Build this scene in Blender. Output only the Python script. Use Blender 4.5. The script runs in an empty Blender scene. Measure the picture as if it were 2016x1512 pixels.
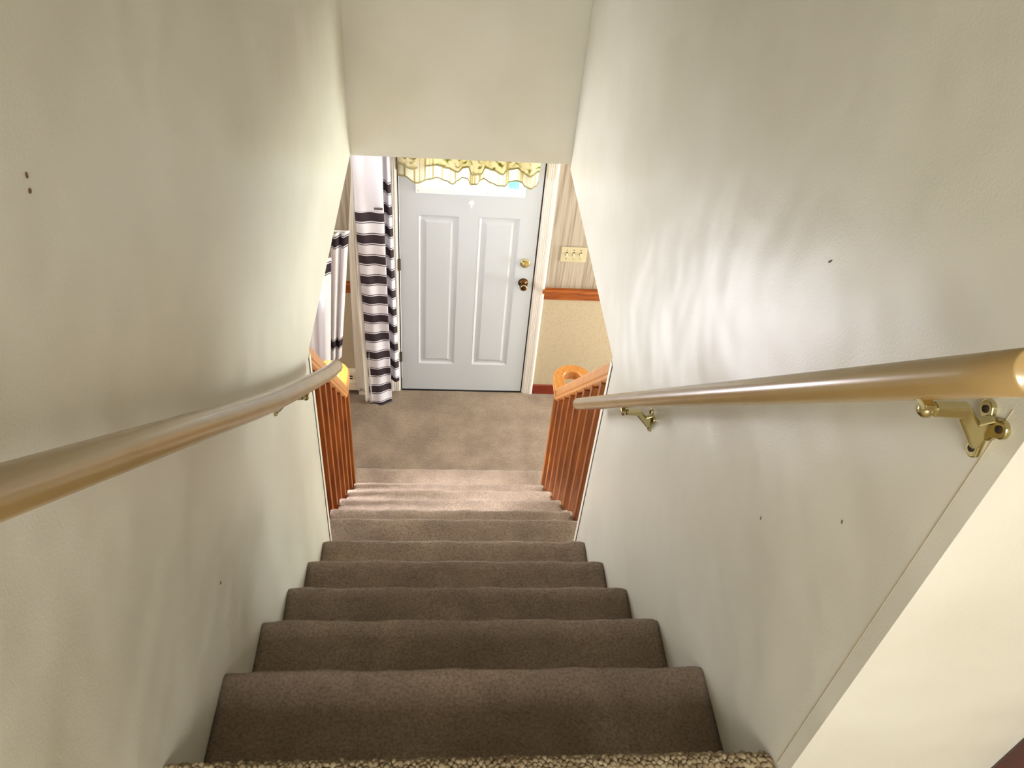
import bpy, bmesh, math, random
from mathutils import Vector, Matrix
random.seed(7)
PI = math.pi
C = bpy.context.scene.collection
SC = bpy.context.scene

# ------------------------------------------------------------------ camera
def make_camera():
    p, yw, rl, f = 0.71758, 0.12157, 0.10274, 1567.242
    fw = Vector((math.sin(yw)*math.cos(p), math.cos(yw)*math.cos(p), -math.sin(p)))
    r = fw.cross(Vector((0, 0, 1))).normalized()
    u = r.cross(fw)
    r2 = r*math.cos(rl) + u*math.sin(rl)
    u2 = -r*math.sin(rl) + u*math.cos(rl)
    cd = bpy.data.cameras.new('camera')
    cd.sensor_fit = 'HORIZONTAL'
    cd.sensor_width = 36.0
    cd.lens = f/2016*36.0
    cd.clip_start = 0.02
    cd.dof.use_dof = False
    o = bpy.data.objects.new('camera', cd)
    C.objects.link(o)
    m = Matrix((r2, u2, -fw)).transposed().to_4x4()
    m.translation = Vector((-0.036, 0, 3.997))
    o.matrix_world = m
    SC.camera = o
make_camera()

# ------------------------------------------------------------------ light and exposure
SC.view_settings.view_transform = 'Standard'
SC.view_settings.look = 'None'
SC.view_settings.gamma = 1.0
SC.view_settings.use_curve_mapping = False
SC.view_settings.exposure = 0.0

w = bpy.data.worlds.new('world')
SC.world = w
w.use_nodes = True
wn = w.node_tree.nodes
bg = wn.get('Background') or wn.new('ShaderNodeBackground')
bg.inputs['Color'].default_value = (0.86, 0.93, 1.0, 1)
bg.inputs['Strength'].default_value = 5.0

def area(name, loc, target, sx, sy, power, col):
    d = bpy.data.lights.new(name, 'AREA')
    d.shape = 'RECTANGLE'
    d.size, d.size_y = sx, sy
    d.energy = power
    d.color = col
    o = bpy.data.objects.new(name, d)
    C.objects.link(o)
    o.location = loc
    o.rotation_euler = (Vector(target) - Vector(loc)).to_track_quat('-Z', 'Y').to_euler()
    return o

# added area lamps standing in for daylight (left entry, right room, unseen upper hall)
area('left_daylight_fill', (-1.22, 3.50, 1.45), (0.53, 1.75, 2.2), 0.8, 0.9, 58, (0.95, 0.93, 1.0))  # added lamp inside the room, past the window opening, aimed up the stairs
area('right_daylight_fill', (3.1, 3.95, 0.95), (-0.45, 1.6, 2.1), 1.0, 1.4, 235, (0.94, 1.0, 0.94))  # added lamp low in the unseen side room, no opening behind it
area('right_room_glint', (3.15, 2.75, 1.55), (-0.4, 2.4, 2.5), 0.3, 0.3, 16, (1.0, 0.98, 0.92))  # small added lamp imitating reflected sun on the bulkhead
area('upper_hall_fill', (0.0, -1.55, 4.45), (0.05, -0.75, 3.1), 1.0, 0.9, 75, (1.0, 0.98, 0.95))  # added fill behind the camera, no window there, aimed steeply down
sun = bpy.data.lights.new('sun', 'SUN')
sun.energy = 14.0
sun.angle = math.radians(8.0)
sun.color = (1.0, 0.94, 0.96)
so = bpy.data.objects.new('sun', sun)
C.objects.link(so)
so.rotation_euler = Vector((math.cos(math.radians(34)), 0.03, -math.sin(math.radians(34)))).to_track_quat('-Z', 'Y').to_euler()

# ------------------------------------------------------------------ materials
def srgb(r, g, b):
    def c(v):
        v /= 255.0
        return v/12.92 if v <= 0.04045 else ((v+0.055)/1.055)**2.4
    return (c(r), c(g), c(b), 1)

def mat(name, base, rough=0.6, metal=0.0, var=None, scale=(3, 3, 3), nscale=4.0, bump=0.0, bscale=60.0,
        bdist=0.002, detail=3.0, coat=0.0, ramp=(0.35, 0.65), sheen=0.0, coords='Object', bvec=(1, 1, 1)):
    m = bpy.data.materials.new(name)
    m.use_nodes = True
    nt = m.node_tree
    b = nt.nodes['Principled BSDF']
    b.inputs['Base Color'].default_value = base
    b.inputs['Roughness'].default_value = rough
    b.inputs['Metallic'].default_value = metal
    if coat:
        b.inputs['Coat Weight'].default_value = coat
        b.inputs['Coat Roughness'].default_value = 0.18
    if sheen:
        b.inputs['Sheen Weight'].default_value = sheen
        b.inputs['Sheen Roughness'].default_value = 0.6
    tc = nt.nodes.new('ShaderNodeTexCoord')
    if var is not None:
        mp = nt.nodes.new('ShaderNodeMapping')
        mp.inputs['Scale'].default_value = scale
        nz = nt.nodes.new('ShaderNodeTexNoise')
        nz.inputs['Scale'].default_value = nscale
        nz.inputs['Detail'].default_value = detail
        cr = nt.nodes.new('ShaderNodeValToRGB')
        cr.color_ramp.elements[0].position = ramp[0]
        cr.color_ramp.elements[1].position = ramp[1]
        cr.color_ramp.elements[0].color = base
        cr.color_ramp.elements[1].color = var
        nt.links.new(tc.outputs[coords], mp.inputs['Vector'])
        nt.links.new(mp.outputs['Vector'], nz.inputs['Vector'])
        nt.links.new(nz.outputs['Fac'], cr.inputs['Fac'])
        nt.links.new(cr.outputs['Color'], b.inputs['Base Color'])
    if bump:
        mp2 = nt.nodes.new('ShaderNodeMapping')
        mp2.inputs['Scale'].default_value = bvec
        n2 = nt.nodes.new('ShaderNodeTexNoise')
        n2.inputs['Scale'].default_value = bscale
        n2.inputs['Detail'].default_value = 4
        bp = nt.nodes.new('ShaderNodeBump')
        bp.inputs['Strength'].default_value = bump
        bp.inputs['Distance'].default_value = bdist
        nt.links.new(tc.outputs[coords], mp2.inputs['Vector'])
        nt.links.new(mp2.outputs['Vector'], n2.inputs['Vector'])
        nt.links.new(n2.outputs['Fac'], bp.inputs['Height'])
        nt.links.new(bp.outputs['Normal'], b.inputs['Normal'])
    return m

def carpet_mat(name, c1, c2, c3):
    m = mat(name, c1, rough=0.97, sheen=0.25)
    nt = m.node_tree
    b = nt.nodes['Principled BSDF']
    tc = nt.nodes.new('ShaderNodeTexCoord')
    n1 = nt.nodes.new('ShaderNodeTexNoise'); n1.inputs['Scale'].default_value = 4.5; n1.inputs['Detail'].default_value = 6; n1.inputs['Roughness'].default_value = .65
    n2 = nt.nodes.new('ShaderNodeTexNoise'); n2.inputs['Scale'].default_value = 160; n2.inputs['Detail'].default_value = 3
    r1 = nt.nodes.new('ShaderNodeValToRGB')
    r1.color_ramp.elements[0].position = .38; r1.color_ramp.elements[1].position = .66
    r1.color_ramp.elements[0].color = c2; r1.color_ramp.elements[1].color = c1
    r2 = nt.nodes.new('ShaderNodeValToRGB')
    r2.color_ramp.elements[0].position = .3; r2.color_ramp.elements[1].position = .62
    r2.color_ramp.elements[0].color = c3; r2.color_ramp.elements[1].color = (1, 1, 1, 1)
    mx = nt.nodes.new('ShaderNodeMixRGB'); mx.blend_type = 'MULTIPLY'; mx.inputs['Fac'].default_value = .8
    L = nt.links.new
    L(tc.outputs['Object'], n1.inputs['Vector']); L(tc.outputs['Object'], n2.inputs['Vector'])
    L(n1.outputs['Fac'], r1.inputs['Fac']); L(n2.outputs['Fac'], r2.inputs['Fac'])
    L(r1.outputs['Color'], mx.inputs['Color1']); L(r2.outputs['Color'], mx.inputs['Color2'])
    L(mx.outputs['Color'], b.inputs['Base Color'])
    n3 = nt.nodes.new('ShaderNodeTexNoise'); n3.inputs['Scale'].default_value = 48; n3.inputs['Detail'].default_value = 6; n3.inputs['Roughness'].default_value = .8
    bp = nt.nodes.new('ShaderNodeBump'); bp.inputs['Strength'].default_value = 1.0; bp.inputs['Distance'].default_value = .012
    L(tc.outputs['Object'], n3.inputs['Vector']); L(n3.outputs['Fac'], bp.inputs['Height']); L(bp.outputs['Normal'], b.inputs['Normal'])
    return m

def paint_mat(name, c1, c2, rough):
    """satin wall paint: faint mottling plus shallow roller / trowel waves"""
    m = mat(name, c1, rough=rough, var=c2, nscale=2.2, scale=(1, 1, 1), detail=5)
    nt = m.node_tree
    b = nt.nodes['Principled BSDF']
    tc = nt.nodes.new('ShaderNodeTexCoord')
    n1 = nt.nodes.new('ShaderNodeTexNoise'); n1.inputs['Scale'].default_value = 3.2; n1.inputs['Detail'].default_value = 2
    n2 = nt.nodes.new('ShaderNodeTexNoise'); n2.inputs['Scale'].default_value = 260; n2.inputs['Detail'].default_value = 2
    b1 = nt.nodes.new('ShaderNodeBump'); b1.inputs['Strength'].default_value = .55; b1.inputs['Distance'].default_value = .03
    b2 = nt.nodes.new('ShaderNodeBump'); b2.inputs['Strength'].default_value = .18; b2.inputs['Distance'].default_value = .0012
    L = nt.links.new
    L(tc.outputs['Object'], n1.inputs['Vector']); L(tc.outputs['Object'], n2.inputs['Vector'])
    L(n1.outputs['Fac'], b1.inputs['Height']); L(n2.outputs['Fac'], b2.inputs['Height'])
    L(b1.outputs['Normal'], b2.inputs['Normal']); L(b2.outputs['Normal'], b.inputs['Normal'])
    return m

M = {}
M['paint'] = paint_mat('cream_satin_paint', srgb(222, 219, 206), srgb(213, 209, 193), .38)
M['bead'] = mat('white_corner_bead', srgb(238, 232, 216), .45)
M['joint_shade'] = mat('dark_joint_shadow', srgb(40, 34, 28), .9)
M['carpet'] = carpet_mat('taupe_cut_pile_carpet', srgb(176, 152, 128), srgb(142, 118, 96), srgb(168, 156, 142))
M['tuft'] = mat('tan_carpet_tufts', srgb(158, 142, 112), .95, var=srgb(120, 102, 74), nscale=60, scale=(1, 1, 1))
M['white'] = mat('white_trim_paint', srgb(232, 226, 220), .4, bump=.05, bscale=40)
M['door'] = mat('white_door_enamel', srgb(198, 203, 210), .35, bump=.12, bscale=300, bdist=.0006)
M['oak'] = mat('honey_oak', srgb(206, 142, 66), .35, var=srgb(188, 116, 44), scale=(10, 10, 1.2), nscale=6, detail=6, coat=.35)
M['baluster'] = mat('amber_stained_baluster', srgb(152, 82, 12), .42, var=srgb(112, 50, 6), scale=(9, 9, .8), nscale=5, detail=6, coat=0)
M['oakrail'] = mat('chair_rail_oak', srgb(166, 88, 16), .45, var=srgb(130, 58, 8), scale=(1.2, 10, 10), nscale=6, detail=6, coat=0)
M['basewood'] = mat('dark_cherry_baseboard', srgb(140, 48, 18), .4, var=srgb(112, 32, 12), scale=(1.2, 10, 10), nscale=6, coat=.3)
M['dowel'] = mat('tan_varnished_dowel', srgb(172, 144, 94), .27, var=srgb(164, 135, 86), scale=(4, 1.5, 1.5), nscale=4, detail=3, coat=.3)
M['brass'] = mat('polished_brass', srgb(204, 192, 146), .2, 1.0, bump=.05, bscale=80)
M['oldbrass'] = mat('dark_bronze', srgb(84, 58, 34), .3, 1.0)
M['hole'] = mat('screw_recess', srgb(38, 26, 14), .7, .3)
M['steel'] = mat('worn_steel', srgb(120, 112, 100), .35, 1.0)
M['plate'] = mat('ivory_plastic', srgb(196, 184, 150), .4)
M['toggle'] = mat('light_ivory_plastic', srgb(236, 226, 190), .35)
M['plug'] = mat('white_plastic', srgb(240, 240, 240), .35)
M['weather'] = mat('black_weatherstrip', srgb(18, 17, 16), .8)
M['heater'] = mat('heater_enamel', srgb(232, 218, 200), .45)
M['ceil'] = mat('ceiling_paint', srgb(226, 222, 210), .8, bump=.1, bscale=120)
M['wallpaper_lower'] = mat('speckled_wallpaper', srgb(184, 168, 142), .75, var=srgb(166, 148, 120), nscale=120, scale=(1, 1, 1), ramp=(.5, .75), detail=5)
M['wallpaper_upper'] = mat('streaked_wallpaper', srgb(178, 166, 150), .75, var=srgb(144, 126, 106), nscale=8, scale=(12, 12, .3), ramp=(.42, .68), detail=6)
M['darkwood'] = mat('dark_red_wood', srgb(96, 34, 14), .4, var=srgb(70, 20, 10), scale=(8, 8, 1), nscale=5, coat=.2)
M['rod'] = mat('white_rod', srgb(235, 232, 226), .35)
M['mark'] = mat('scuff_brown', srgb(112, 86, 62), .8)
M['cyan'] = mat('pale_blue_siding', srgb(96, 190, 214), .7)
M['grass'] = mat('pale_ground', srgb(226, 226, 220), .9)

def rug_mat():
    m = mat('braided_rug', srgb(96, 62, 42), .95)
    nt = m.node_tree; b = nt.nodes['Principled BSDF']
    tc = nt.nodes.new('ShaderNodeTexCoord')
    v = nt.nodes.new('ShaderNodeTexVoronoi'); v.inputs['Scale'].default_value = 45
    cr = nt.nodes.new('ShaderNodeValToRGB')
    cr.color_ramp.elements[0].color = srgb(52, 26, 18); cr.color_ramp.elements[1].color = srgb(150, 112, 84)
    cr.color_ramp.elements[0].position = .2; cr.color_ramp.elements[1].position = .55
    nt.links.new(tc.outputs['Object'], v.inputs['Vector']); nt.links.new(v.outputs['Distance'], cr.inputs['Fac'])
    nt.links.new(cr.outputs['Color'], b.inputs['Base Color'])
    return m
M['rug'] = rug_mat()

def glass_mat():
    m = bpy.data.materials.new('window_glass'); m.use_nodes = True
    nt = m.node_tree; nt.nodes.remove(nt.nodes['Principled BSDF'])
    out = nt.nodes['Material Output']
    t = nt.nodes.new('ShaderNodeBsdfTransparent'); t.inputs['Color'].default_value = (.95, .98, 1, 1)
    g = nt.nodes.new('ShaderNodeBsdfGlossy'); g.inputs['Roughness'].default_value = .03
    mx = nt.nodes.new('ShaderNodeMixShader'); mx.inputs['Fac'].default_value = .06
    nt.links.new(t.outputs[0], mx.inputs[1]); nt.links.new(g.outputs[0], mx.inputs[2]); nt.links.new(mx.outputs[0], out.inputs['Surface'])
    return m
M['glass'] = glass_mat()

def cloth_mat(name, base, trans=.35, bands=None, streaks=None):
    """bands: (period, offset, half dark, line offset, line half, dark colour, zmin, zmax) in metres of height"""
    m = bpy.data.materials.new(name); m.use_nodes = True
    nt = m.node_tree; nt.nodes.remove(nt.nodes['Principled BSDF'])
    L = nt.links.new
    out = nt.nodes['Material Output']
    d = nt.nodes.new('ShaderNodeBsdfDiffuse'); t = nt.nodes.new('ShaderNodeBsdfTranslucent')
    mx = nt.nodes.new('ShaderNodeMixShader'); mx.inputs['Fac'].default_value = trans
    L(d.outputs[0], mx.inputs[1]); L(t.outputs[0], mx.inputs[2]); L(mx.outputs[0], out.inputs['Surface'])
    rgb = nt.nodes.new('ShaderNodeRGB'); rgb.outputs[0].default_value = base
    col = rgb.outputs[0]
    def math_(op, a, b=None):
        n = nt.nodes.new('ShaderNodeMath'); n.operation = op
        if isinstance(a, (int, float)): n.inputs[0].default_value = a
        else: L(a, n.inputs[0])
        if b is not None:
            if isinstance(b, (int, float)): n.inputs[1].default_value = b
            else: L(b, n.inputs[1])
        return n.outputs[0]
    uv = nt.nodes.new('ShaderNodeUVMap'); sp = nt.nodes.new('ShaderNodeSeparateXYZ'); L(uv.outputs[0], sp.inputs[0])
    if bands:
        per, off, half, lo, lh, dark, z0, z1 = bands
        z = sp.outputs['Y']
        ph = math_('PINGPONG', math_('SUBTRACT', z, off), per/2)     # 0 at band centre
        inb = math_('LESS_THAN', ph, half)
        inl = math_('LESS_THAN', math_('ABSOLUTE', math_('SUBTRACT', ph, lo)), lh)
        f = math_('MAXIMUM', inb, inl)
        f = math_('MULTIPLY', f, math_('GREATER_THAN', z, z0))
        f = math_('MULTIPLY', f, math_('LESS_THAN', z, z1))
        c = nt.nodes.new('ShaderNodeMixRGB'); L(f, c.inputs['Fac']); L(col, c.inputs['Color1']); c.inputs['Color2'].default_value = dark
        col = c.outputs[0]
    if streaks:
        sc, c2, lo_, hi_ = streaks
        mp = nt.nodes.new('ShaderNodeMapping'); mp.inputs['Scale'].default_value = sc
        nz = nt.nodes.new('ShaderNodeTexNoise'); nz.inputs['Scale'].default_value = 5; nz.inputs['Detail'].default_value = 3
        cr = nt.nodes.new('ShaderNodeValToRGB'); cr.color_ramp.elements[0].position = lo_; cr.color_ramp.elements[1].position = hi_
        L(uv.outputs[0], mp.inputs['Vector']); L(mp.outputs[0], nz.inputs['Vector']); L(nz.outputs['Fac'], cr.inputs['Fac'])
        c = nt.nodes.new('ShaderNodeMixRGB'); L(cr.outputs['Color'], c.inputs['Fac']); L(col, c.inputs['Color1']); c.inputs['Color2'].default_value = c2
        col = c.outputs[0]
    L(col, d.inputs['Color']); L(col, t.inputs['Color'])
    n = nt.nodes.new('ShaderNodeTexNoise'); n.inputs['Scale'].default_value = 22
    b = nt.nodes.new('ShaderNodeBump'); b.inputs['Strength'].default_value = .25; b.inputs['Distance'].default_value = .004
    tc = nt.nodes.new('ShaderNodeTexCoord'); L(tc.outputs['Object'], n.inputs['Vector']); L(n.outputs['Fac'], b.inputs['Height']); L(b.outputs['Normal'], d.inputs['Normal'])
    return m
charcoal = srgb(74, 64, 70)
M['stripe'] = cloth_mat('striped_cotton', srgb(244, 241, 250), .2, bands=(.1520, .002, .030, .0395, .0028, charcoal, -.2, 1.56))
M['stripe_back'] = cloth_mat('striped_cotton_back', srgb(242, 239, 250), .2, bands=(.1520, .032, .030, .0395, .0028, charcoal, -.2, 1.80))
M['sheer'] = cloth_mat('cream_lining', srgb(252, 247, 240), .15)
M['cafe'] = cloth_mat('cafe_cotton', srgb(244, 242, 246), .45, bands=(.78, .655, .030, .0395, .003, charcoal, .0, 3))
M['val_low'] = cloth_mat('valance_striped_ruffle', srgb(248, 244, 230), .7, streaks=((14, .15, 1), srgb(206, 190, 132), .5, .66))
M['val_top'] = cloth_mat('valance_leaf_print', srgb(248, 242, 216), .7, streaks=((5, 8, 1), srgb(160, 156, 70), .54, .66))
M['hem'] = mat('olive_hem_tape', srgb(150, 140, 96), .9)
M['tag'] = mat('grey_woven_tag', srgb(96, 88, 88), .9)

# ------------------------------------------------------------------ mesh helpers
def obj(name, bm, m, parent=None, smooth=False, bevel=0.0, seg=2, recalc=True):
    if recalc:
        bmesh.ops.recalc_face_normals(bm, faces=bm.faces[:])
    me = bpy.data.meshes.new(name)
    bm.to_mesh(me); bm.free()
    me.materials.append(m)
    if smooth:
        for p in me.polygons: p.use_smooth = True
    o = bpy.data.objects.new(name, me)
    C.objects.link(o)
    if parent: o.parent = parent
    if bevel:
        b = o.modifiers.new('bevel', 'BEVEL'); b.width = bevel; b.segments = seg; b.limit_method = 'ANGLE'
    return o

def thing(name, label, cat, loc=(0, 0, 0), group=None):
    o = bpy.data.objects.new(name, None); C.objects.link(o)
    o.location = loc
    o['label'] = label; o['category'] = cat
    if group: o['group'] = group
    o.empty_display_size = .1
    return o

def put(o, root):
    """parent a world-space mesh to a root standing at its own base"""
    o.parent = root
    o.matrix_parent_inverse = Matrix.Translation(-root.location)
    return o

def under(o, part):
    """sub-part: its part already stands in world space"""
    o.parent = part
    return o

def struct(o, label=None):
    o['kind'] = 'structure'
    if label: o['label'] = label
    return o

def box(bm, x0, x1, y0, y1, z0, z1):
    vs = [bm.verts.new((x, y, z)) for z in (z0, z1) for y in (y0, y1) for x in (x0, x1)]
    for f in ((0, 2, 3, 1), (4, 5, 7, 6), (0, 1, 5, 4), (2, 6, 7, 3), (0, 4, 6, 2), (1, 3, 7, 5)):
        bm.faces.new([vs[i] for i in f])
    return bm
def bx(*a): return box(bmesh.new(), *a)

def tube(bm, pts, rad, n=16, cap='flat', squash=1.0):
    pts = [Vector(p) for p in pts]
    rads = rad if isinstance(rad, (list, tuple)) else [rad]*len(pts)
    ref = Vector((0, 0, 1))
    t0 = (pts[1]-pts[0]).normalized()
    if abs(t0.dot(ref)) > .95: ref = Vector((1, 0, 0))
    side = t0.cross(ref).normalized()
    rings = []
    for i, p in enumerate(pts):
        a = pts[max(i-1, 0)]; b = pts[min(i+1, len(pts)-1)]
        t = (b-a).normalized()
        side = (side - t*side.dot(t)).normalized()
        up = side.cross(t)
        rings.append([bm.verts.new(p + side*math.cos(2*PI*k/n)*rads[i] + up*math.sin(2*PI*k/n)*rads[i]*squash) for k in range(n)])
    for a, b in zip(rings, rings[1:]):
        for k in range(n):
            bm.faces.new((a[k], a[(k+1) % n], b[(k+1) % n], b[k]))
    bm.faces.new(rings[0][::-1]); bm.faces.new(rings[-1])
    return bm

def lathe(bm, c, axis, prof, n=24):
    """prof: list of (distance along axis, radius)"""
    pts = [Vector(c)+Vector(axis).normalized()*d for d, r in prof]
    ax = Vector(axis).normalized()
    ref = Vector((0, 0, 1)) if abs(ax.z) < .9 else Vector((1, 0, 0))
    s = ax.cross(ref).normalized(); u = s.cross(ax)
    rings = [[bm.verts.new(p + (s*math.cos(2*PI*k/n)+u*math.sin(2*PI*k/n))*max(r, 1e-4)) for k in range(n)] for p, (d, r) in zip(pts, prof)]
    for a, b in zip(rings, rings[1:]):
        for k in range(n): bm.faces.new((a[k], a[(k+1) % n], b[(k+1) % n], b[k]))
    bm.faces.new(rings[0][::-1]); bm.faces.new(rings[-1])
    return bm

def sweep(bm, pts, prof):
    """sweep closed profile [(side, up)] along pts, keeping it upright"""
    pts = [Vector(p) for p in pts]
    rings = []
    for i, p in enumerate(pts):
        t = (pts[min(i+1, len(pts)-1)]-pts[max(i-1, 0)]).normalized()
        h = Vector((t.x, t.y, 0)).normalized()
        right = h.cross(Vector((0, 0, 1)))
        # keep width constant through turns, and vertical sections of the profile vertical
        up = right.cross(t)
        rings.append([bm.verts.new(p + right*s + up*u) for s, u in prof])
    n = len(prof)
    for a, b in zip(rings, rings[1:]):
        for k in range(n): bm.faces.new((a[k], a[(k+1) % n], b[(k+1) % n], b[k]))
    bm.faces.new(rings[0][::-1]); bm.faces.new(rings[-1])
    return bm

def prism(bm, poly, y0, y1, plane='xz'):
    def P(a, b, c):
        return (a, c, b) if plane == 'xz' else ((c, a, b) if plane == 'yz' else (a, b, c))
    A = [bm.verts.new(P(a, b, y0)) for a, b in poly]; B = [bm.verts.new(P(a, b, y1)) for a, b in poly]
    n = len(poly)
    bm.faces.new(A); bm.faces.new(B[::-1])
    for k in range(n): bm.faces.new((A[k], B[k], B[(k+1) % n], A[(k+1) % n]))
    return bm

# ------------------------------------------------------------------ dimensions (metres, world space)
XL, XR = -0.448, 0.528          # inner faces of the two stair walls
TW = 0.12                       # wall thickness
YE = 1.99                       # lower ends of the stair walls
ZO = 2.375                      # top of the opening beside the lower stairs
YD = 4.453                      # face of the entry wall
ZT = 2.708                      # upper landing
ZC = 5.2                        # upper ceiling
R_ = 0.22569                    # riser
NOSE = [0.562, 0.834, 1.090, 1.338, 1.595, 1.850, 2.135, 2.371, 2.626, 2.883, 3.130, 3.449]
SXL, SXR = -0.513, 0.596        # carpet width below the walls

# ------------------------------------------------------------------ structure
# stair walls: one L-shaped prism each (full height up to YE, above the opening up to the bulkhead)
def stair_wall(name, x0, x1, yback, yfront):
    poly = [(yback, -0.02), (YE, -0.02), (YE, ZO), (yfront, ZO+.02), (yfront, ZC), (yback, ZC)]
    return struct(obj(name, prism(bmesh.new(), poly, x0, x1, 'yz'), M['paint']))
wl = stair_wall('wall_left', XL-TW, XL, -2.2, 3.33)
wr = stair_wall('wall_right', XR, XR+TW, 0.512, 3.285)
# wall across the stairwell above the entry, slightly out of square
bm = bmesh.new()
pts = [(XL-TW, 3.330), (XR+TW, 3.283), (XR+TW, 3.40), (XL-TW, 3.45)]
zb = [2.390, 2.420, 2.420, 2.390]
A = [bm.verts.new((x, y, z)) for (x, y), z in zip(pts, zb)]; B = [bm.verts.new((x, y, ZC)) for x, y in pts]
bm.faces.new(A); bm.faces.new(B[::-1])
for k in range(4): bm.faces.new((A[k], B[k], B[(k+1) % 4], A[(k+1) % 4]))
struct(obj('wall_bulkhead', bm, M['paint']))
# upper hall
struct(obj('wall_hall', bx(XR+TW, 2.6, 0.512, 0.632, ZT-.02, ZC), M['paint']))
# (the end face of the right stair wall is flush with that wall)
struct(obj('wall_back', bx(XL-TW, 2.6, -2.3, -2.2, ZT-.3, ZC), M['paint']))
struct(obj('wall_hall_side', bx(2.6, 2.7, -2.3, 0.632, ZT-.3, ZC), M['paint']))
struct(obj('ceiling_upper', bx(XL-TW, 2.7, -2.3, 3.45, ZC, ZC+.1), M['ceil']))
# entry level
LWX = -1.30
bm = bmesh.new()   # left wall of the entry with one opening added for the sun
def wall_holes(bm, a0, a1, z0, z1, holes, w0, w1, axis):
    xs = sorted({a0, a1, *[h[0] for h in holes], *[h[1] for h in holes]})
    zs = sorted({z0, z1, *[h[2] for h in holes], *[h[3] for h in holes]})
    for i in range(len(xs)-1):
        for j in range(len(zs)-1):
            cx, cz = (xs[i]+xs[i+1])/2, (zs[j]+zs[j+1])/2
            if any(h[0] < cx < h[1] and h[2] < cz < h[3] for h in holes): continue
            if axis == 'y': box(bm, w0, w1, xs[i], xs[i+1], zs[j], zs[j+1])
            else: box(bm, xs[i], xs[i+1], w0, w1, zs[j], zs[j+1])
wall_holes(bm, 0, YD, -.02, 2.4, [(2.33, 3.40, .95, 2.20)], LWX-.12, LWX, 'y')
bmesh.ops.remove_doubles(bm, verts=bm.verts[:], dist=1e-5)
struct(obj('wall_entry_left', bm, M['wallpaper_lower']))
struct(obj('wall_entry_right', bx(3.2, 3.3, 0, YD, -.02, 2.4), M['wallpaper_lower']))
# entry wall around the door: lower paper, upper paper
for nm, z0, z1, mk in (('wall_entry_lower', -.02, .91, 'wallpaper_lower'), ('wall_entry_upper', .91, 2.4, 'wallpaper_upper')):
    bm = bmesh.new()
    wall_holes(bm, LWX-.12, 3.3, z0, z1, [(-.335, .603, -.02, min(z1, 2.08))] if z1 < 2 else [(-.335, .603, .91, 2.08)], YD+.002, YD+.14, 'x')
    bmesh.ops.remove_doubles(bm, verts=bm.verts[:], dist=1e-5)
    struct(obj(nm, bm, M[mk]))
bm = bmesh.new()
box(bm, LWX-.12, XL-TW, 0, YD+.14, 2.40, 2.66)
box(bm, XR+TW, 3.3, 0, YD+.14, 2.40, 2.66)
box(bm, XL-TW, XR+TW, 3.46, YD+.14, 2.42, 2.66)
struct(obj('ceiling_entry', bm, M['ceil']))
struct(obj('floor', bx(LWX-.12, 3.3, 0, YD+.14, -.12, 0), M['carpet']))
struct(obj('floor_side_sunlit', bx(XR+TW+.06, 3.2, 0, 3.32, .0005, .012), mat('painted_sunlit_floor', srgb(222, 208, 190), .5)))  # added pale slab, its colour stands in for sunlit carpet and bounces light
struct(obj('wall_entry_back', bx(LWX-.12, 3.3, -.12, 0, -.02, 2.4), M['paint']))
# ground and blue siding outside the door
struct(obj('floor_outside', bx(-6, 6, YD+.14, 16, -.6, -.45), M['grass']))

# unseen window frame in the left entry wall, added to admit the sun
f = bmesh.new()
y0, y1, z0, z1 = 2.33, 3.40, .95, 2.20
for a in ((y0, y0+.05, z0, z1), (y1-.05, y1, z0, z1), (y0, y1, z0, z0+.05), (y0, y1, z1-.05, z1), (y0, y1, 1.48, 1.52)):
    box(f, LWX-.09, LWX-.03, *a)
wf = obj('window_1', f, M['white'])
struct(wf)
obj('pane', bx(LWX-.065, LWX-.06, y0+.04, y1-.04, z0+.04, z1-.04), M['glass'], wf)

# corner guards at the wall ends
for i, (xi, s) in enumerate(((XL, 1), (XR, -1))):
    b_ = bmesh.new()
    xa, xb = sorted((xi, xi+s*.003))
    box(b_, xa, xb, YE-.020, YE+.003, 1.36, ZO-.015)
    t_ = struct(obj('trim_%d' % (i+1), b_, M['bead'], bevel=.001))
    g_ = obj('joint_shadow', bx(*sorted((xi, xi+s*.0012)), YE-.0245, YE-.0205, 1.36, ZO-.02), M['joint_shade'], t_)  # dark strip paints the shadow line beside the guard
# corner bead seam on the right wall near the hall corner
b_ = bmesh.new()
prism(b_, [(0.5385, 2.712), (0.540, 2.712), (0.5440, 3.50), (0.5428, 3.50)], XR-.0008, XR, 'yz')
t_ = struct(obj('trim_3', b_, mat('old_caulk', srgb(176, 164, 140), .8)))

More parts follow.
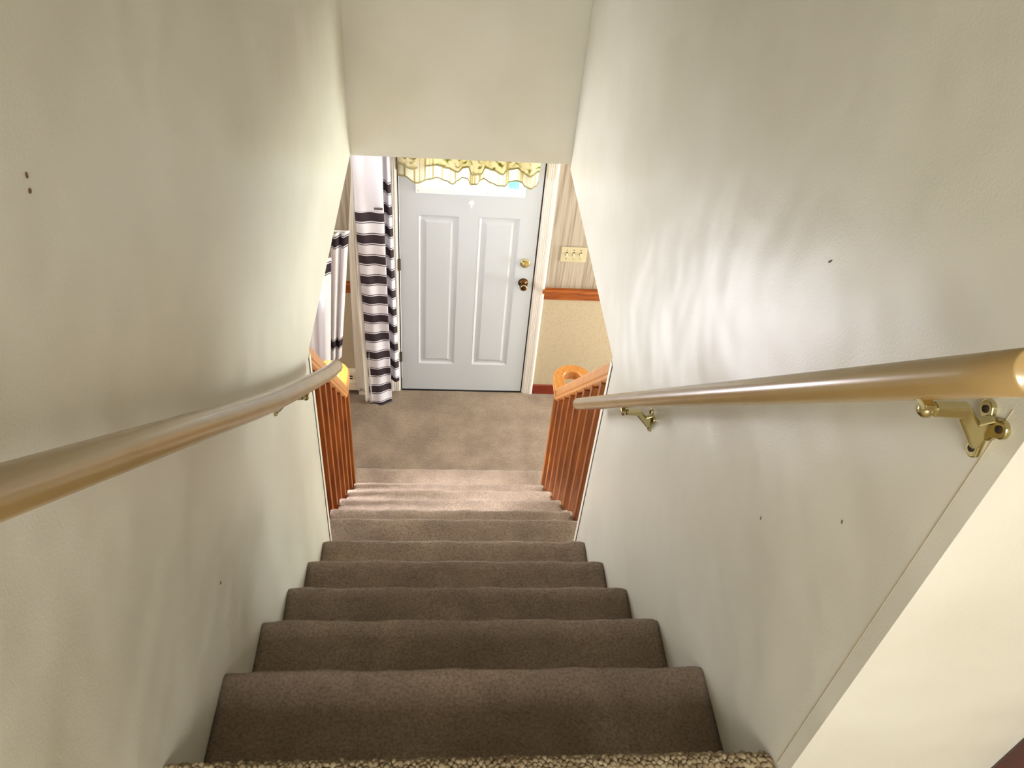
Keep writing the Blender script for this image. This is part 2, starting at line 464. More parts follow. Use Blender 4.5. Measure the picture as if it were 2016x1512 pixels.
# ------------------------------------------------------------------ staircase
stairs = thing('staircase', 'straight flight of twelve steps in taupe cut-pile carpet between cream walls', 'staircase', (0.05, 2.0, 0))
def wob(x, y, s):
    return (math.sin(x*23+s*1.7)+math.sin(x*51+s*3.1+y*13)*.6+math.sin(x*97+s)*.35)*.0011
def step_mesh(n):
    z = (12-n)*R_+.005; yn = NOSE[n]+.009; yb = NOSE[n-1]-.045
    zlow = z-R_-.004 if n < 11 else 0.0
    prof = []
    ys = [yb+(yn-.022-yb)*k/14 for k in range(15)]
    if n == 6: ys = sorted(ys+[YE+.0045, YE+.006])
    if n == 11: ys = sorted(ys+[NOSE[10]-.019, NOSE[10]-.017])
    for y in ys: prof.append((y, z))
    for k in range(1, 9):
        a = PI/2-(PI*.94)*k/8
        prof.append((yn-.022+.022*math.cos(a), z-.024+.024*math.sin(a)))
    for k in range(1, 5): prof.append((yn-.034, z-.05+(zlow-z+.05)*k/4))
    bm = bmesh.new(); NX = 72
    rows = []
    for j, (y, zz) in enumerate(prof):
        wide = (n > 6) or (n == 6 and y > YE+.005)
        xa, xb = (SXL, SXR) if wide else (XL+.0005, XR-.0005)
        if n == 11 and y > NOSE[10]-.018: xa, xb = SXL-.05, SXR+.05
        row = []
        for i in range(NX+1):
            x = xa+(xb-xa)*i/NX
            e = min(x-xa, xb-x)
            d = wob(x, y, n)
            nose = 1 if j >= len(ys)-3 else .35
            # edges of the carpet roll down slightly against the walls
            roll = .006*max(0, 1-e/.022)**2
            row.append(bm.verts.new((x, y+d*nose, zz+d*1.1-(roll if j < len(ys)+3 else 0))))
        rows.append(row)
    for a, b in zip(rows, rows[1:]):
        for i in range(NX): bm.faces.new((a[i], a[i+1], b[i+1], b[i]))
    # close the body underneath with a back and a bottom
    ba = [bm.verts.new((v.co.x, v.co.y, zlow)) for v in (rows[0][0], rows[0][-1])]
    bm.faces.new([ba[0]]+rows[0]+[ba[1]])
    bm.faces.new([rows[-1][-1]]+rows[-1][:-1][::-1]+[ba[0], ba[1]])
    for s in (0, -1):
        col = [r[s] for r in rows]
        bm.faces.new(col+[ba[0] if s == 0 else ba[1]])
    return bm
for n in range(1, 12):
    put(obj('step', step_mesh(n), M['carpet'], smooth=True), stairs)
# side stringers, white right and amber left, carrying the open ends of the lower steps
for nm, xa, xb in (('left', SXL-.050, SXL-.001), ('right', SXR+.001, SXR+.050)):
    poly = [(YE+.006, -.0)]
    poly = [(YE+.006, 0), (YE+.006, 6*R_-.012)]
    for n in range(6, 11):
        poly += [(NOSE[n]-.02, (12-n)*R_-.012), (NOSE[n]-.02, (11-n)*R_-.012 if n < 10 else 0)]
    put(obj('stringer', prism(bmesh.new(), poly, xa, xb, 'yz'), M['white' if nm == 'right' else 'baluster'], bevel=.003), stairs)

# ------------------------------------------------------------------ upper landing with coarse tufts
fl = struct(obj('floor_landing', bx(XL, 2.6, -2.2, 0.505, ZT-.3, ZT-.006), M['tuft']))
bm = bmesh.new()
prof = [(.40, ZT-.006)]+[(.540+.025*math.cos(PI/2-PI*k/8), ZT-.031+.025*math.sin(PI/2-PI*k/8)) for k in range(9)]+[(.538, ZT-R_), (.40, ZT-R_)]
prism(bm, prof, XL+.0005, XR-.0005, 'yz')
lip = put(obj('nosing', bm, M['tuft'], smooth=False), fl)
tv, tf = [], []
def tuft(c, nrm, r):
    b0 = len(tv)
    n = Vector(nrm).normalized()
    a = n.orthogonal().normalized(); b = n.cross(a)
    th = random.random()*PI
    a, b = a*math.cos(th)+b*math.sin(th), b*math.cos(th)-a*math.sin(th)
    el = random.uniform(.75, 1.35)
    c = Vector(c)
    for hh, rr in ((-.35, .9), (.35, 1.0), (.85, .62)):
        for k in range(7):
            an = 2*PI*k/7
            tv.append(c + n*hh*r + (a*math.cos(an)*el + b*math.sin(an)/el)*rr*r)
    tv.append(c+n*r*1.12)
    for q in range(2):
        for k in range(7):
            tf.append((b0+q*7+k, b0+q*7+(k+1) % 7, b0+q*7+7+(k+1) % 7, b0+q*7+7+k))
    for k in range(7): tf.append((b0+14+k, b0+14+(k+1) % 7, b0+21))
sp = .0098
nx = int((XR-XL)/sp)
for j in range(26):
    s = j*sp*.9
    for i in range(nx):
        x = XL+.004+(i+.5*(j % 2)+random.uniform(-.25, .25))*sp
        if x > XR-.004: continue
        if j < 8:      # around the rounded edge
            a = PI/2-(j/8)*PI*.75
            y = .540+.025*math.cos(a); z = ZT-.031+.025*math.sin(a); nn = (0, math.cos(a), math.sin(a))
        else:
            y = .540-(j-8)*sp*.9; z = ZT-.006; nn = (random.uniform(-.3, .3), random.uniform(-.2, .3), 1)
        tuft((x, y+random.uniform(-.002, .002), z+random.uniform(-.001, .0015)), nn, sp*random.uniform(.46, .70))
me = bpy.data.meshes.new('tufts'); me.from_pydata([tuple(v) for v in tv], [], tf); me.materials.append(M['tuft'])
for p in me.polygons: p.use_smooth = True
to = bpy.data.objects.new('tufts', me); C.objects.link(to); to['kind'] = 'stuff'; put(to, fl)

# ------------------------------------------------------------------ balustrades
RP = [(-.030, -.002), (-.030, .030), (-.024, .0375), (.024, .0375), (.030, .030), (.030, -.002),
      (.026, -.006), (.026, -.011), (.030, -.015), (.030, -.022), (.020, -.030), (-.020, -.030),
      (-.030, -.022), (-.030, -.015), (-.026, -.011), (-.026, -.006)]
def balustrade(side, xc, ytop, ztop, ycor, zcor, label, hall):
    s = 1 if side == 'right' else -1
    root = thing('balustrade', label, 'balustrade', (xc, 3.2, 0), 'oak balustrades beside the lower steps')
    # sloping rail, from the wall end to the turn
    slope = (ztop-zcor)/(ycor-ytop)
    yst = YE+.006
    zs = zcor+slope*(ycor-yst)
    p0 = Vector((xc, yst, zs)); p1 = Vector((xc, ycor, zcor))
    N = 10
    pts = [p0.lerp(p1, k/N) for k in range(N+1)]
    put(obj('handrail', sweep(bmesh.new(), pts, RP), M['oak'], bevel=.0015), root)
    # flat U-shaped turnout
    rr = .078; yc = ycor+.125
    pts = [(xc, ycor-.006, zcor), (xc, ycor+.03, zcor-.004), (xc, ycor+.07, zcor-.004)]
    for k in range(0, 17):
        a = PI*k/16
        pts.append((xc+s*(rr-rr*math.cos(a)), yc+rr*.98*math.sin(a), zcor-.004))
    pts.append((xc+s*2*rr, yc-.05, zcor-.004)); pts.append((xc+s*2*rr, yc-.09, zcor-.004))
    put(obj('turnout', sweep(bmesh.new(), pts, RP), M['oak'], smooth=False, bevel=.0015), root)
    ys = [3.225-.127*k for k in range(9)]
    for k, y in enumerate(ys):
        n = next(i for i in range(12) if NOSE[i] > y+.02)
        z0 = (12-n)*R_-(.013 if n < 11 else 0)
        z1 = zcor+slope*max(0, ycor-y)-.030*1.25
        w = .0152
        b_ = bmesh.new()
        xb = xc-s*.0135
        box(b_, xb-w, xb+w, y-w, y+w, z0, z1)
        put(obj('baluster', b_, M['baluster'], bevel=.003), root)
    # square post under the free end of the turnout, standing on the entry floor
    b_ = bx(xc+s*2*rr-.017, xc+s*2*rr+.017, yc-.075, yc-.041, 0, zcor-.032)
    put(obj('post', b_, M['baluster'], bevel=.003), root)
    return root
balustrade('right', .628, 2.262, 2.078, 3.20, 1.105, 'honey oak balustrade on the right, its rail curling beside the cherry baseboard', 0)
balustrade('left', -.548, 2.440, 1.945, 3.165, 1.125, 'honey oak balustrade on the curtain side, its curled rail end below the white curtains', 0)

# ------------------------------------------------------------------ wall handrails
def catmull(P, n=8):
    P = [Vector(p) for p in P]; P = [P[0]*2-P[1]]+P+[P[-1]*2-P[-2]]
    out = []
    for i in range(1, len(P)-2):
        for k in range(n):
            t = k/n; a, b, c, d = P[i-1:i+3]
            out.append(.5*((2*b)+(c-a)*t+(2*a-5*b+4*c-d)*t*t+(3*b-a-3*c+d)*t**3))
    out.append(P[-2]); return out
def dowel(path, r, flat=False):
    pts = catmull(path)
    # rounded ends
    a, b = pts[0], pts[1]; d = (a-b).normalized()
    head = [(a+d*r*.55*math.sin(t), r*math.cos(t)**.6) for t in (1.35, 1.1, .8, .4)]
    a2, b2 = pts[-1], pts[-2]; d2 = (a2-b2).normalized()
    tail = [(a2+d2*r*.55*math.sin(t), r*math.cos(t)**.6) for t in (.4, .8, 1.1, 1.35)]
    if flat: head = [(a+d*r*.10, r*.93)]
    allp = [h[0] for h in head]+pts+[t[0] for t in tail]
    rad = [h[1] for h in head]+[r]*len(pts)+[t[1] for t in tail]
    return tube(bmesh.new(), allp, rad, 28)
rl = [(-.363, .20, 3.684), (-.363, .415, 3.512), (-.363, .777, 3.222), (-.363, 1.149, 2.925), (-.363, 1.50, 2.660), (-.363, 1.80, 2.440), (-.363, 1.955, 2.335)]
hr1 = thing('wall_handrail', 'tan round wooden handrail bowed along the left stair wall', 'handrail', rl[3], 'round wooden wall handrails')
put(obj('rail', dowel(rl, .0215), M['dowel'], smooth=True), hr1)
rr_ = [(.443, .464, 3.615), (.443, .86, 3.238), (.443, 1.255, 2.863), (.443, 1.65, 2.487), (.443, 1.985, 2.168)]
hr2 = thing('wall_handrail', 'tan round wooden handrail running straight down the right stair wall', 'handrail', rr_[2], 'round wooden wall handrails')
put(obj('rail', dowel(rr_, .0205, True), M['dowel'], smooth=True), hr2)

def bracket(wx, s, y, zr, railx, label):
    """wx wall plane, s direction away from the wall, zr centre of the rail above the bracket"""
    root = thing('rail_bracket', label, 'bracket', (wx, y, zr-.075), 'brass handrail brackets')
    zb_ = zr-.029           # underside of the rail
    zc = zb_-.036           # rose centre
    # three-lobed rose
    b_ = bmesh.new()
    lob = [(.014, .014), (-.014, .012), (.002, -.031)]
    poly = []
    N = 60
    for k in range(N):
        a = 2*PI*k/N
        best = .013
        for ly, lz in lob:
            # distance to a circle of radius .010 at the lobe along direction a
            L = math.hypot(ly, lz); al = math.atan2(lz, ly)
            da = (a-al+PI) % (2*PI)-PI
            if abs(L*math.sin(da)) < .0105 and math.cos(da) > 0:
                best = max(best, L*math.cos(da)+math.sqrt(.0105**2-(L*math.sin(da))**2))
        poly.append((y+best*math.cos(a), zc+best*math.sin(a)))
    prism(b_, poly, wx, wx+s*.006, 'yz')
    rose = put(obj('rose', b_, M['brass'], bevel=.0018), root)
    for ly, lz in lob:
        h = obj('screw', lathe(bmesh.new(), (wx+s*.0055, y+ly, zc+lz), (s, 0, 0), [(0, .0042), (.0018, .0042), (.0026, .003)], 12), M['hole'])
        h.parent = rose
    # arm: broad at the rose, narrowing up to the underside of the rail
    b_ = bmesh.new()
    pp = [(wx+s*.004, zc-.024), (wx+s*.012, zc-.026), (wx+s*.046, zb_-.019), (wx+s*.076, zb_-.017), (wx+s*.076, zb_-.004), (wx+s*.038, zb_-.004), (wx+s*.020, zc+.010), (wx+s*.004, zc+.016)]
    prism(b_, pp, y-.0065, y+.0065, 'xz')
    put(obj('arm', b_, M['brass'], bevel=.003, seg=3), root)
    # rounded nut at the end and strap on the rail
    n_ = obj('nut', lathe(bmesh.new(), (wx+s*.075, y, zb_-.0115), (s, 0, 0), [(0, .0055), (.004, .0085), (.010, .0085), (.014, .005)], 16), M['brass'], smooth=True)
    put(n_, root)
    b_ = bx(railx-.006, railx+.006, y-.009, y+.009, zb_-.006, zb_+.001)
    put(obj('strap', b_, M['brass'], bevel=.001), root)
bracket(XR, -1, .553, 3.593-.9525*(.553-.487), .443, 'polished brass rail bracket at the upper right, nearest the camera')
bracket(XR, -1, 1.49, 3.593-.9525*(1.49-.487), .443, 'small brass rail bracket near the lower end of the right handrail')
bracket(XL, 1, 1.49, 2.668, -.363, 'brass rail bracket under the lower end of the bowed left handrail')

# ------------------------------------------------------------------ entry door
DX0, DX1 = -.307, .575
ZW0, ZW1 = 1.655, 1.93
door = struct(obj('door_1', bx(DX0-.002, DX1+.002, YD+.035, YD+.045, .014, 2.03), M['door']), 'white steel entry door with two raised panels and a high window strip')
def slab(z):
    pass
def panel_cell(bm, x0, x1, z0, z1, y):
    rings = [(0, 0), (.016, .010), (.030, .010), (.050, .002)]
    prev = None
    for ins, dep in rings:
        cur = [bm.verts.new(v) for v in ((x0+ins, y+dep, z0+ins), (x1-ins, y+dep, z0+ins), (x1-ins, y+dep, z1-ins), (x0+ins, y+dep, z1-ins))]
        if prev:
            for k in range(4): bm.faces.new((prev[k], prev[(k+1) % 4], cur[(k+1) % 4], cur[k]))
        prev = cur
    bm.faces.new(prev)
PAN = [(-.186, .068, .262, 1.470), (.197, .452, .262, 1.470)]
# stiles and rails as one skin with real thickness and openings for panels and window
bm = bmesh.new()
wall_holes(bm, DX0, DX1, .012, 2.03, PAN+[(-.175, .440, ZW0, ZW1)], YD, YD+.035, 'x')
bmesh.ops.remove_doubles(bm, verts=bm.verts[:], dist=1e-5)
obj('door_frame', bm, M['door'], door)
for a in PAN:
    bm = bmesh.new(); panel_cell(bm, *a, YD-.001)
    obj('panel', bm, M['door'], door, recalc=False)
# the backing skin must not block the window: cut it
door.data.clear_geometry()
bm = bmesh.new()
wall_holes(bm, DX0, DX1, .014, 2.03, [(-.175, .440, ZW0, ZW1)], YD+.0355, YD+.045, 'x')
bmesh.ops.remove_doubles(bm, verts=bm.verts[:], dist=1e-5)
bm.to_mesh(door.data); bm.free()
# window strip
b_ = bmesh.new()
fx0, fx1, fz0, fz1 = -.205, .468, 1.628, 1.958
for a in ((fx0, fx1, fz0, fz0+.040), (fx0, fx1, fz1-.040, fz1), (fx0, fx0+.040, fz0+.040, fz1-.040), (fx1-.040, fx1, fz0+.040, fz1-.040)):
    box(b_, a[0], a[1], YD-.014, YD-.0005, a[2], a[3])
wfr = obj('window_frame', b_, M['plug'], door, bevel=.004)
for x in (-.185, .030, .238, .447):
    obj('screw_plug', lathe(bmesh.new(), (x, YD-.014, fz0+.019), (0, -1, 0), [(0, .0075), (.002, .0075), (.0035, .004)], 14), M['white'], wfr, smooth=True)
for k in range(3):
    x0 = -.165+k*.2; 
    obj('pane', bx(x0+.004, x0+.194, YD+.014, YD+.018, ZW0+.013, ZW1-.013), M['glass'], door)
b_ = bmesh.new()
for x in (.035, .235): box(b_, x-.005, x+.005, YD+.006, YD+.026, ZW0+.013, ZW1-.013)
obj('muntin', b_, M['plug'], door)
# peephole / wreath hook
hk = obj('door_hook', tube(bmesh.new(), [(.139, YD-.002, 1.575), (.139, YD-.016, 1.572), (.139, YD-.026, 1.560), (.139, YD-.020, 1.545)], .004, 10), M['plug'], door, smooth=True)
obj('hook_plate', lathe(bmesh.new(), (.139, YD, 1.570), (0, -1, 0), [(0, .017), (.003, .017), (.005, .013)], 20), M['plug'], hk, smooth=True)
# dead bolt with thumb turn
db = obj('deadbolt', lathe(bmesh.new(), (.512, YD, 1.147), (0, -1, 0), [(0, .033), (.006, .034), (.011, .030), (.012, .026)], 28), M['brass'], door, smooth=True)
obj('thumb_turn', bx(.488, .536, YD-.026, YD-.010, 1.141, 1.153), M['brass'], db, bevel=.003)
# door knob
kb = obj('door_knob', lathe(bmesh.new(), (.512, YD, .992), (0, -1, 0), [(0, .034), (.004, .034), (.012, .026), (.016, .014), (.034, .012), (.040, .022), (.050, .027), (.062, .026), (.068, .020), (.070, .012)], 28), M['oldbrass'], door, smooth=True)
obj('knob_rim', lathe(bmesh.new(), (.512, YD-.0655, .992), (0, -1, 0), [(0, .0235), (.002, .0235), (.003, .020)], 28), M['brass'], kb, smooth=True)
# latch face between knob and jamb
obj('latch_plate', bx(DX1-.0005, DX1+.0045, YD-.006, YD+.018, .955, 1.045), M['steel'], door, bevel=.001)
for z in (.32, 1.10, 1.82):
    h = obj('hinge', lathe(bmesh.new(), (DX0-.006, YD-.006, z-.045), (0, 0, 1), [(0, .006), (.09, .006)], 12), M['steel'], door)
    obj('hinge_leaf', bx(DX0-.004, DX0+.004, YD-.003, YD, z-.045, z+.045), M['steel'], h)
obj('door_sweep', bx(DX0, DX1, YD-.004, YD+.03, .001, .013), M['weather'], door)
# black weatherstrip gaps and jambs
b_ = bmesh.new()
box(b_, DX1+.0025, DX1+.009, YD+.001, YD+.03, .0, 2.036); box(b_, DX0-.009, DX0-.0025, YD+.004, YD+.03, .0, 2.036)
box(b_, DX0-.009, DX1+.009, YD+.002, YD+.03, 2.031, 2.038)
obj('weatherstrip', b_, M['weather'], door)
b_ = bmesh.new()
box(b_, DX1+.009, .603, YD-.001, YD+.12, 0, 2.06); box(b_, -.335, DX0-.009, YD-.001, YD+.12, 0, 2.06); box(b_, -.335, .603, YD-.001, YD+.12, 2.038, 2.08)
struct(obj('trim_4', b_, M['white']), 'white door jamb')
# fluted casing
def casing(name, xin, s, label):
    # profile in plan, extruded up; flutes cut in
    w_ = .072
    prof = []
    fl_ = [(0, .004), (.004, .012), (.012, .014), (.016, .010), (.022, .015), (.028, .010), (.034, .016), (.040, .011), (.046, .017), (.056, .019), (.064, .019), (w_, .014)]
    poly = [(xin+s*0, YD+.0015)]+[(xin+s*a, YD-b) for a, b in fl_]+[(xin+s*w_, YD+.0015)]
    bm = bmesh.new()
    A = [bm.verts.new((x, y, 0)) for x, y in poly]; B = [bm.verts.new((x, y, 2.10)) for x, y in poly]
    bm.faces.new(A); bm.faces.new(B[::-1]); n = len(poly)
    for k in range(n): bm.faces.new((A[k], B[k], B[(k+1) % n], A[(k+1) % n]))
    return struct(obj(name, bm, M['white']), label)
casing('trim_5', .590, 1, 'white fluted door casing on the lock side')
casing('trim_6', -.322, -1, 'white fluted door casing on the hinge side')
struct(obj('trim_7', bx(-.394, .662, YD-.017, YD+.0015, 2.06, 2.14), M['white'], bevel=.004))
# chair rails: moulded cap over a flat board
def chair_rail(name, x0, x1, label):
    prof = [(YD+.0015, .868), (YD-.012, .868), (YD-.013, .925), (YD-.020, .930), (YD-.034, .934), (YD-.040, .942), (YD-.038, .952), (YD-.030, .957), (YD+.0015, .958)]
    return struct(obj(name, prism(bmesh.new(), prof, x0, x1, 'yz'), M['oakrail'], bevel=.0015), label)
chair_rail('trim_8', .663, 3.2, 'orange oak chair rail right of the door')
b_ = bx(.648, .663, YD-.038, YD-.020, .930, .955)
obj('rail_end', b_, M['oakrail'], bpy.data.objects['trim_8'])
chair_rail('trim_9', LWX, -.396, 'orange oak chair rail behind the curtains')
struct(obj('baseboard_right', bx(.663, 3.2, YD-.014, YD+.0015, 0, .085), M['basewood'], bevel=.004), 'dark cherry baseboard right of the door')

# pale blue house siding seen through the last pane
nb = thing('neighbouring_house', 'pale blue house siding seen through the right pane of the door window', 'house', (1.6, 7.63, -.45))
for k in range(12):
    b_ = bx(.64, 2.6, 7.60-.012*(k % 2), 7.66, -.45+.16*k, -.30+.16*k)
    put(obj('siding_board', b_, M['cyan']), nb)

# ------------------------------------------------------------------ valance over the door window
def sheet(P, nu, nv, m, name, parent, thick=.0012, uvf=None):
    """P(u, v) -> Vector; builds a thin cloth with UVs in metres (x, z)"""
    bm = bmesh.new(); uvl = bm.loops.layers.uv.new('UVMap')
    g = [[bm.verts.new(P(i/nu, j/nv)) for i in range(nu+1)] for j in range(nv+1)]
    for j in range(nv):
        for i in range(nu):
            f = bm.faces.new((g[j][i], g[j][i+1], g[j+1][i+1], g[j+1][i]))
            q = ((i, j), (i+1, j), (i+1, j+1), (i, j+1))
            for l, (a, b) in zip(f.loops, q):
                l[uvl].uv = uvf(a/nu, b/nv) if uvf else (l.vert.co.x, l.vert.co.z)
    me = bpy.data.meshes.new(name); bm.to_mesh(me); bm.free(); me.materials.append(m)
    for p in me.polygons: p.use_smooth = True
    o = bpy.data.objects.new(name, me); C.objects.link(o)
    s = o.modifiers.new('thickness', 'SOLIDIFY'); s.thickness = thick
    if parent: put(o, parent)
    return o
def interp(tab, x):
    if x <= tab[0][0]: return tab[0][1]
    for (a, fa), (b, fb) in zip(tab, tab[1:]):
        if x <= b:
            t = (x-a)/(b-a); t = t*t*(3-2*t)
            return fa+(fb-fa)*t
    return tab[-1][1]
val = thing('valance', 'short cream ruffled valance gathered over the door window', 'curtain', (.1, YD-.05, 1.75))
low = [(-.31, .025), (-.27, .035), (-.195, .115), (-.12, .06), (-.075, .035), (-.02, .07), (.018, .110), (.05, .06), (.075, .02), (.11, .03), (.125, .105), (.16, .10), (.185, .04), (.205, .02),
       (.25, .07), (.29, .105), (.33, .105), (.36, .045), (.40, .03), (.435, .04), (.455, .10), (.485, .125), (.515, .09), (.54, .03)]
top_ = [(-.31, .03), (-.22, .10), (-.15, .05), (-.08, .035), (-.01, .07), (.045, .115), (.08, .05), (.11, .04), (.13, .14), (.18, .13), (.21, .04), (.26, .07), (.31, .12), (.34, .05), (.41, .03), (.43, .08), (.47, .13), (.53, .06)]
def PV(tab, zh, zt, rodoff):
    def P(u, v):
        x = -.31+u*.845
        a = interp(tab, x)
        k = v**1.3
        return Vector((x, YD-(a*(1-k)+rodoff*k)-.004*math.sin(x*90)*k, zh+(zt-zh)*v))
    return P
p_ = PV(low, 1.748, 2.00, .045)
put(obj('hem', tube(bmesh.new(), [p_(k/120, 0) for k in range(121)], .0046, 8), M['hem'], smooth=True), val)
sheet(p_, 160, 14, M['val_low'], 'lower_ruffle', val)
p2 = PV([(a, b+.010) for a, b in top_], 1.835, 2.01, .058)
put(obj('hem', tube(bmesh.new(), [p2(k/120, 0) for k in range(121)], .0055, 8), M['hem'], smooth=True), val)
sheet(p2, 160, 10, M['val_top'], 'upper_ruffle', val)
rod = obj('curtain_rod', tube(bmesh.new(), [(-.32, YD-.052, 2.0), (.55, YD-.052, 2.0)], .006, 12), M['rod'], smooth=True); put(rod, val)
for x in (-.31, .54): put(obj('rod_bracket', bx(x-.006, x+.006, YD-.055, YD-.0002, 1.99, 2.01), M['rod']), val)

# ------------------------------------------------------------------ long striped curtain beside the door
cur = thing('striped_curtain', 'long white curtain with many charcoal bands hanging beside the front door', 'curtain', (-.45, 4.3, 0))
def PF(u, v):       # front panel
    z = .012+v*2.23
    xa = -.530-.035*min(1, z/1.6); xb = -.375-.015*min(1, z/1.6)
    x = xa+(xb-xa)*u
    flare = max(0, 1-z/.9)
    y = 4.315-.007*math.sin(u*PI)*(.6+.6*flare)-.05*flare*(1-u)*.4+.006*math.sin(u*9+z*2)-.004*math.sin(z*14+u*3)
    return Vector((x, y, z - .025*flare*(1-u)))
def uvF(u, v):
    z = .012+v*2.23
    return (u*.2, z)
fp = sheet(PF, 26, 90, M['stripe'], 'front_panel', cur, uvf=uvF)
def PB(u, v):       # folded back panel nearer the jamb
    z = .17+v*2.07
    xa = -.395; xb = -.318-.03*min(1, z/1.7)
    x = xa+(xb-xa)*u
    y = 4.365+.014*math.sin(u*PI*2+.5)-.006*math.sin(z*8)
    return Vector((x, y, z))
sheet(PB, 16, 70, M['stripe_back'], 'back_panel', cur, uvf=lambda u, v: (u*.1, .17+v*2.07+u*.012))
def PS(u, v):       # cream lining on the outer side
    z = .055+v*2.18
    xa = interp([(0, -.615), (.4, -.630), (.85, -.625), (1.24, -.618), (1.9, -.576)], z); xb = interp([(0, -.488), (.5, -.50), (1.6, -.545)], z)
    x = xa+(xb-xa)*u
    y = 4.345+.020*math.sin(u*PI*3+z*.7)+.010*math.sin(z*5+u*4)
    return Vector((x, y, z))
sheet(PS, 24, 70, M['sheer'], 'lining', cur)
def PE(u, v):       # cream inner edge rolled beside the front panel
    z = .0+v*2.24
    xa = -.572+.012*max(0, 1-z/.8)
    x = xa+u*.045
    return Vector((x, 4.322+.014*math.sin(u*PI)-.035*max(0, 1-z/.8), z+.02))
sheet(PE, 8, 60, M['sheer'], 'lining_edge', cur)
under(obj('woven_tag', bx(-.447, -.395, 4.302, 4.3055, 1.578, 1.592), M['tag']), fp)
hemb = [PF(k/20, 0)+Vector((0, -.001, 0)) for k in range(21)]
under(obj('bottom_hem', tube(bmesh.new(), hemb, .010, 8, squash=.4), mat('charcoal_hem', charcoal, .9), smooth=True), fp)
rod = obj('curtain_rod', tube(bmesh.new(), [(-.66, 4.35, 2.25), (-.30, 4.35, 2.25)], .009, 14), M['rod'], smooth=True); put(rod, cur)
for x in (-.65, -.315): put(obj('rod_bracket', bx(x-.006, x+.006, 4.35, YD+.001, 2.242, 2.258), M['rod']), cur)

# ------------------------------------------------------------------ cafe curtains further left
caf = thing('cafe_curtain', 'sheer white half-height curtains with one charcoal band, hanging left behind the oak balustrade', 'curtain', (-.7, 4.0, .5))
def cafe(xr, xl, y, zb_, zt_, nf, ph, name, dr, dl):
    def P(u, v):
        z = zb_+(zt_-zb_)*v
        x = (xr-dr*(1-v))+((xl-dl*(1-v))-(xr-dr*(1-v)))*u
        yy = y-.035*abs(math.sin(u*PI*nf+ph))-(u*.03)
        return Vector((x, yy, z+.006*math.sin(u*PI*nf*2)))
    return sheet(P, 40, 40, M['cafe'], name, caf, uvf=lambda u, v: (u, zb_+(zt_-zb_)*v))
cafe(-.589, -.687, 4.20, .52, 1.50, 2, .3, 'panel', .104, .075)
cafe(-.658, -.98, 3.89, .50, 1.50, 4, .1, 'panel', .075, .02)
for xr, y in ((-.585, 4.212), (-.655, 3.897)):
    put(obj('curtain_rod', tube(bmesh.new(), [(xr, y-.02, 1.488), (LWX+.001, y-.02, 1.488)], .005, 12), M['rod'], smooth=True), caf)


# ------------------------------------------------------------------ baseboard heater
ht = thing('baseboard_heater', 'cream metal baseboard heater under the chair rail left of the curtain', 'heater', (-.95, YD-.035, 0))
prof = [(YD+.0, .035), (YD-.055, .035), (YD-.062, .045), (YD-.062, .115), (YD-.050, .135), (YD-.036, .185), (YD-.028, .200), (YD+.0, .200)]
cov = put(obj('cover', prism(bmesh.new(), [(min(a, YD-.0005), b) for a, b in prof], LWX+.02, -.62, 'yz'), M['heater'], bevel=.002), ht)
put(obj('end_cap', prism(bmesh.new(), [(YD-.0005, 0), (YD-.066, 0), (YD-.066, .12), (YD-.040, .19), (YD-.030, .206), (YD-.0005, .206)], -.6195, -.575, 'yz'), M['heater'], bevel=.002), ht)
for k, z in enumerate((.142, .160)):
    yy = YD-.0495+(z-.135)*.28+.003
    for x in (-.685, -.76, -.835, -.91, -.985, -1.06, -1.135, -1.21):
        under(obj('slot', bx(x-.026, x+.026, yy-.006, yy-.002, z-.004, z+.004), M['weather']), cov)

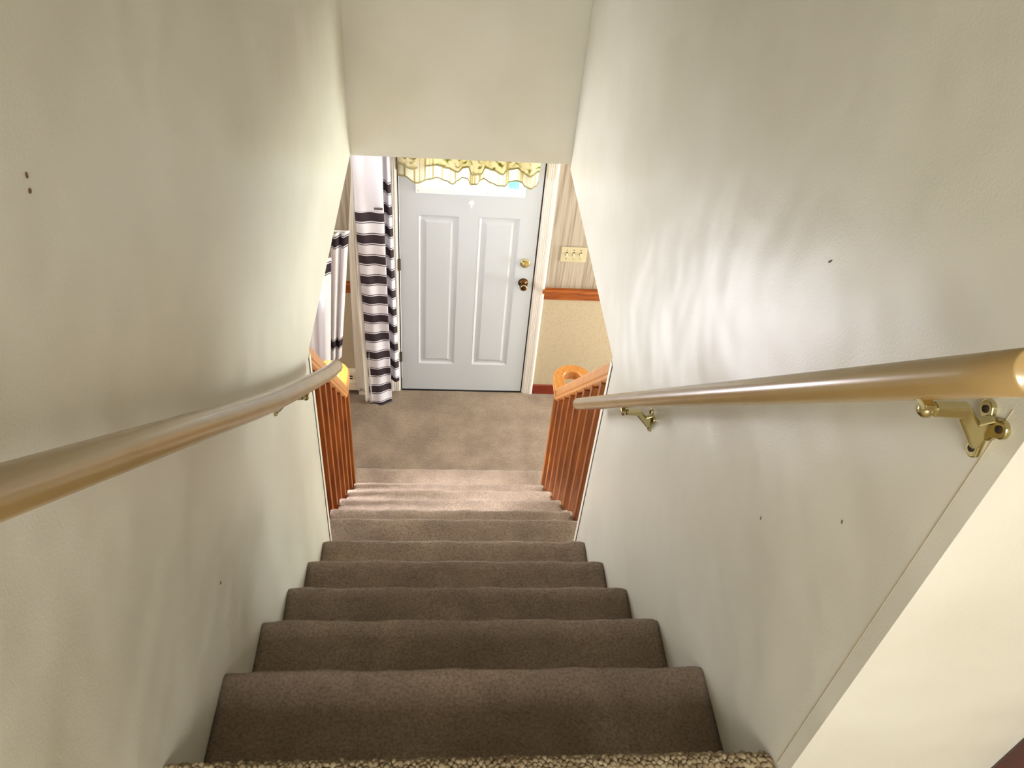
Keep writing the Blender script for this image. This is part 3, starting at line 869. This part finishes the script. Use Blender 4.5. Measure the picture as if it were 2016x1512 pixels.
# ------------------------------------------------------------------ switch plate
swp = thing('light_switch', 'ivory triple toggle switch plate on the streaked wallpaper', 'switch', (.826, YD, 1.227))
plt = put(obj('plate', bx(.741, .911, YD-.005, YD+.0015, 1.170, 1.284), M['plate'], bevel=.003), swp)
for x in (.780, .826, .872):
    t_ = put(obj('toggle', prism(bmesh.new(), [(YD-.004, 1.218), (YD-.016, 1.221), (YD-.018, 1.228), (YD-.006, 1.240)], x-.0045, x+.0045, 'yz'), M['toggle'], bevel=.001), swp)
    under(obj('toggle_slot', bx(x-.0065, x+.0065, YD-.0057, YD-.0045, 1.216, 1.246), M['hole']), plt)
    for z in (1.197, 1.262):
        under(obj('screw', lathe(bmesh.new(), (x, YD-.0048, z), (0, -1, 0), [(0, .0035), (.0012, .0035), (.0018, .002)], 10), M['steel']), plt)

# ------------------------------------------------------------------ small rug left of the stairs
bm = bmesh.new()
N = 40
A = [bm.verts.new((.215*math.cos(2*PI*k/N), .27*math.sin(2*PI*k/N), 0.0)) for k in range(N)]
B = [bm.verts.new((.210*math.cos(2*PI*k/N), .265*math.sin(2*PI*k/N), 0.012)) for k in range(N)]
bm.faces.new(A[::-1]); bm.faces.new(B)
for k in range(N): bm.faces.new((A[k], A[(k+1) % N], B[(k+1) % N], B[k]))
rg = obj('rug', bm, M['rug']); rg.location = (-.852, 3.97, .0005)
rg['label'] = 'dark brown braided oval mat on the carpet beyond the left balusters'; rg['category'] = 'rug'

# ------------------------------------------------------------------ hall corner: dark wood casing
struct(obj('trim_10', bx(.868, .945, .455, .5115, ZT-.005, 4.75), M['darkwood'], bevel=.003), 'dark red wooden casing at the bottom right corner')

# ------------------------------------------------------------------ nail holes and scuffs on the walls
def blob(wall, x, y, z, ry, rz, nx_, ang=0, name='nail_hole'):
    b_ = bmesh.new(); n = 12
    vs = []
    for k in range(n):
        a = 2*PI*k/n; dy, dz = ry*math.cos(a), rz*math.sin(a)
        yy = dy*math.cos(ang)-dz*math.sin(ang); zz = dy*math.sin(ang)+dz*math.cos(ang)
        vs.append((y+yy, z+zz))
    prism(b_, vs, x, x+nx_*.0008, 'yz')
    return obj(name, b_, M['mark'], wall)
blob(wl, XL, .753, 3.596, .0022, .0035, 1)
blob(wl, XL, .749, 3.581, .0028, .0028, 1)
blob(wl, XL, .927, 2.653, .003, .004, 1)
blob(wr, XR, .961, 3.404, .0015, .006, -1, .7, 'scuff')
blob(wr, XR, .678, 3.159, .0014, .0034, -1, -.3, 'scuff')
blob(wr, XR, .860, 2.943, .0012, .004, -1, -.2, 'scuff')
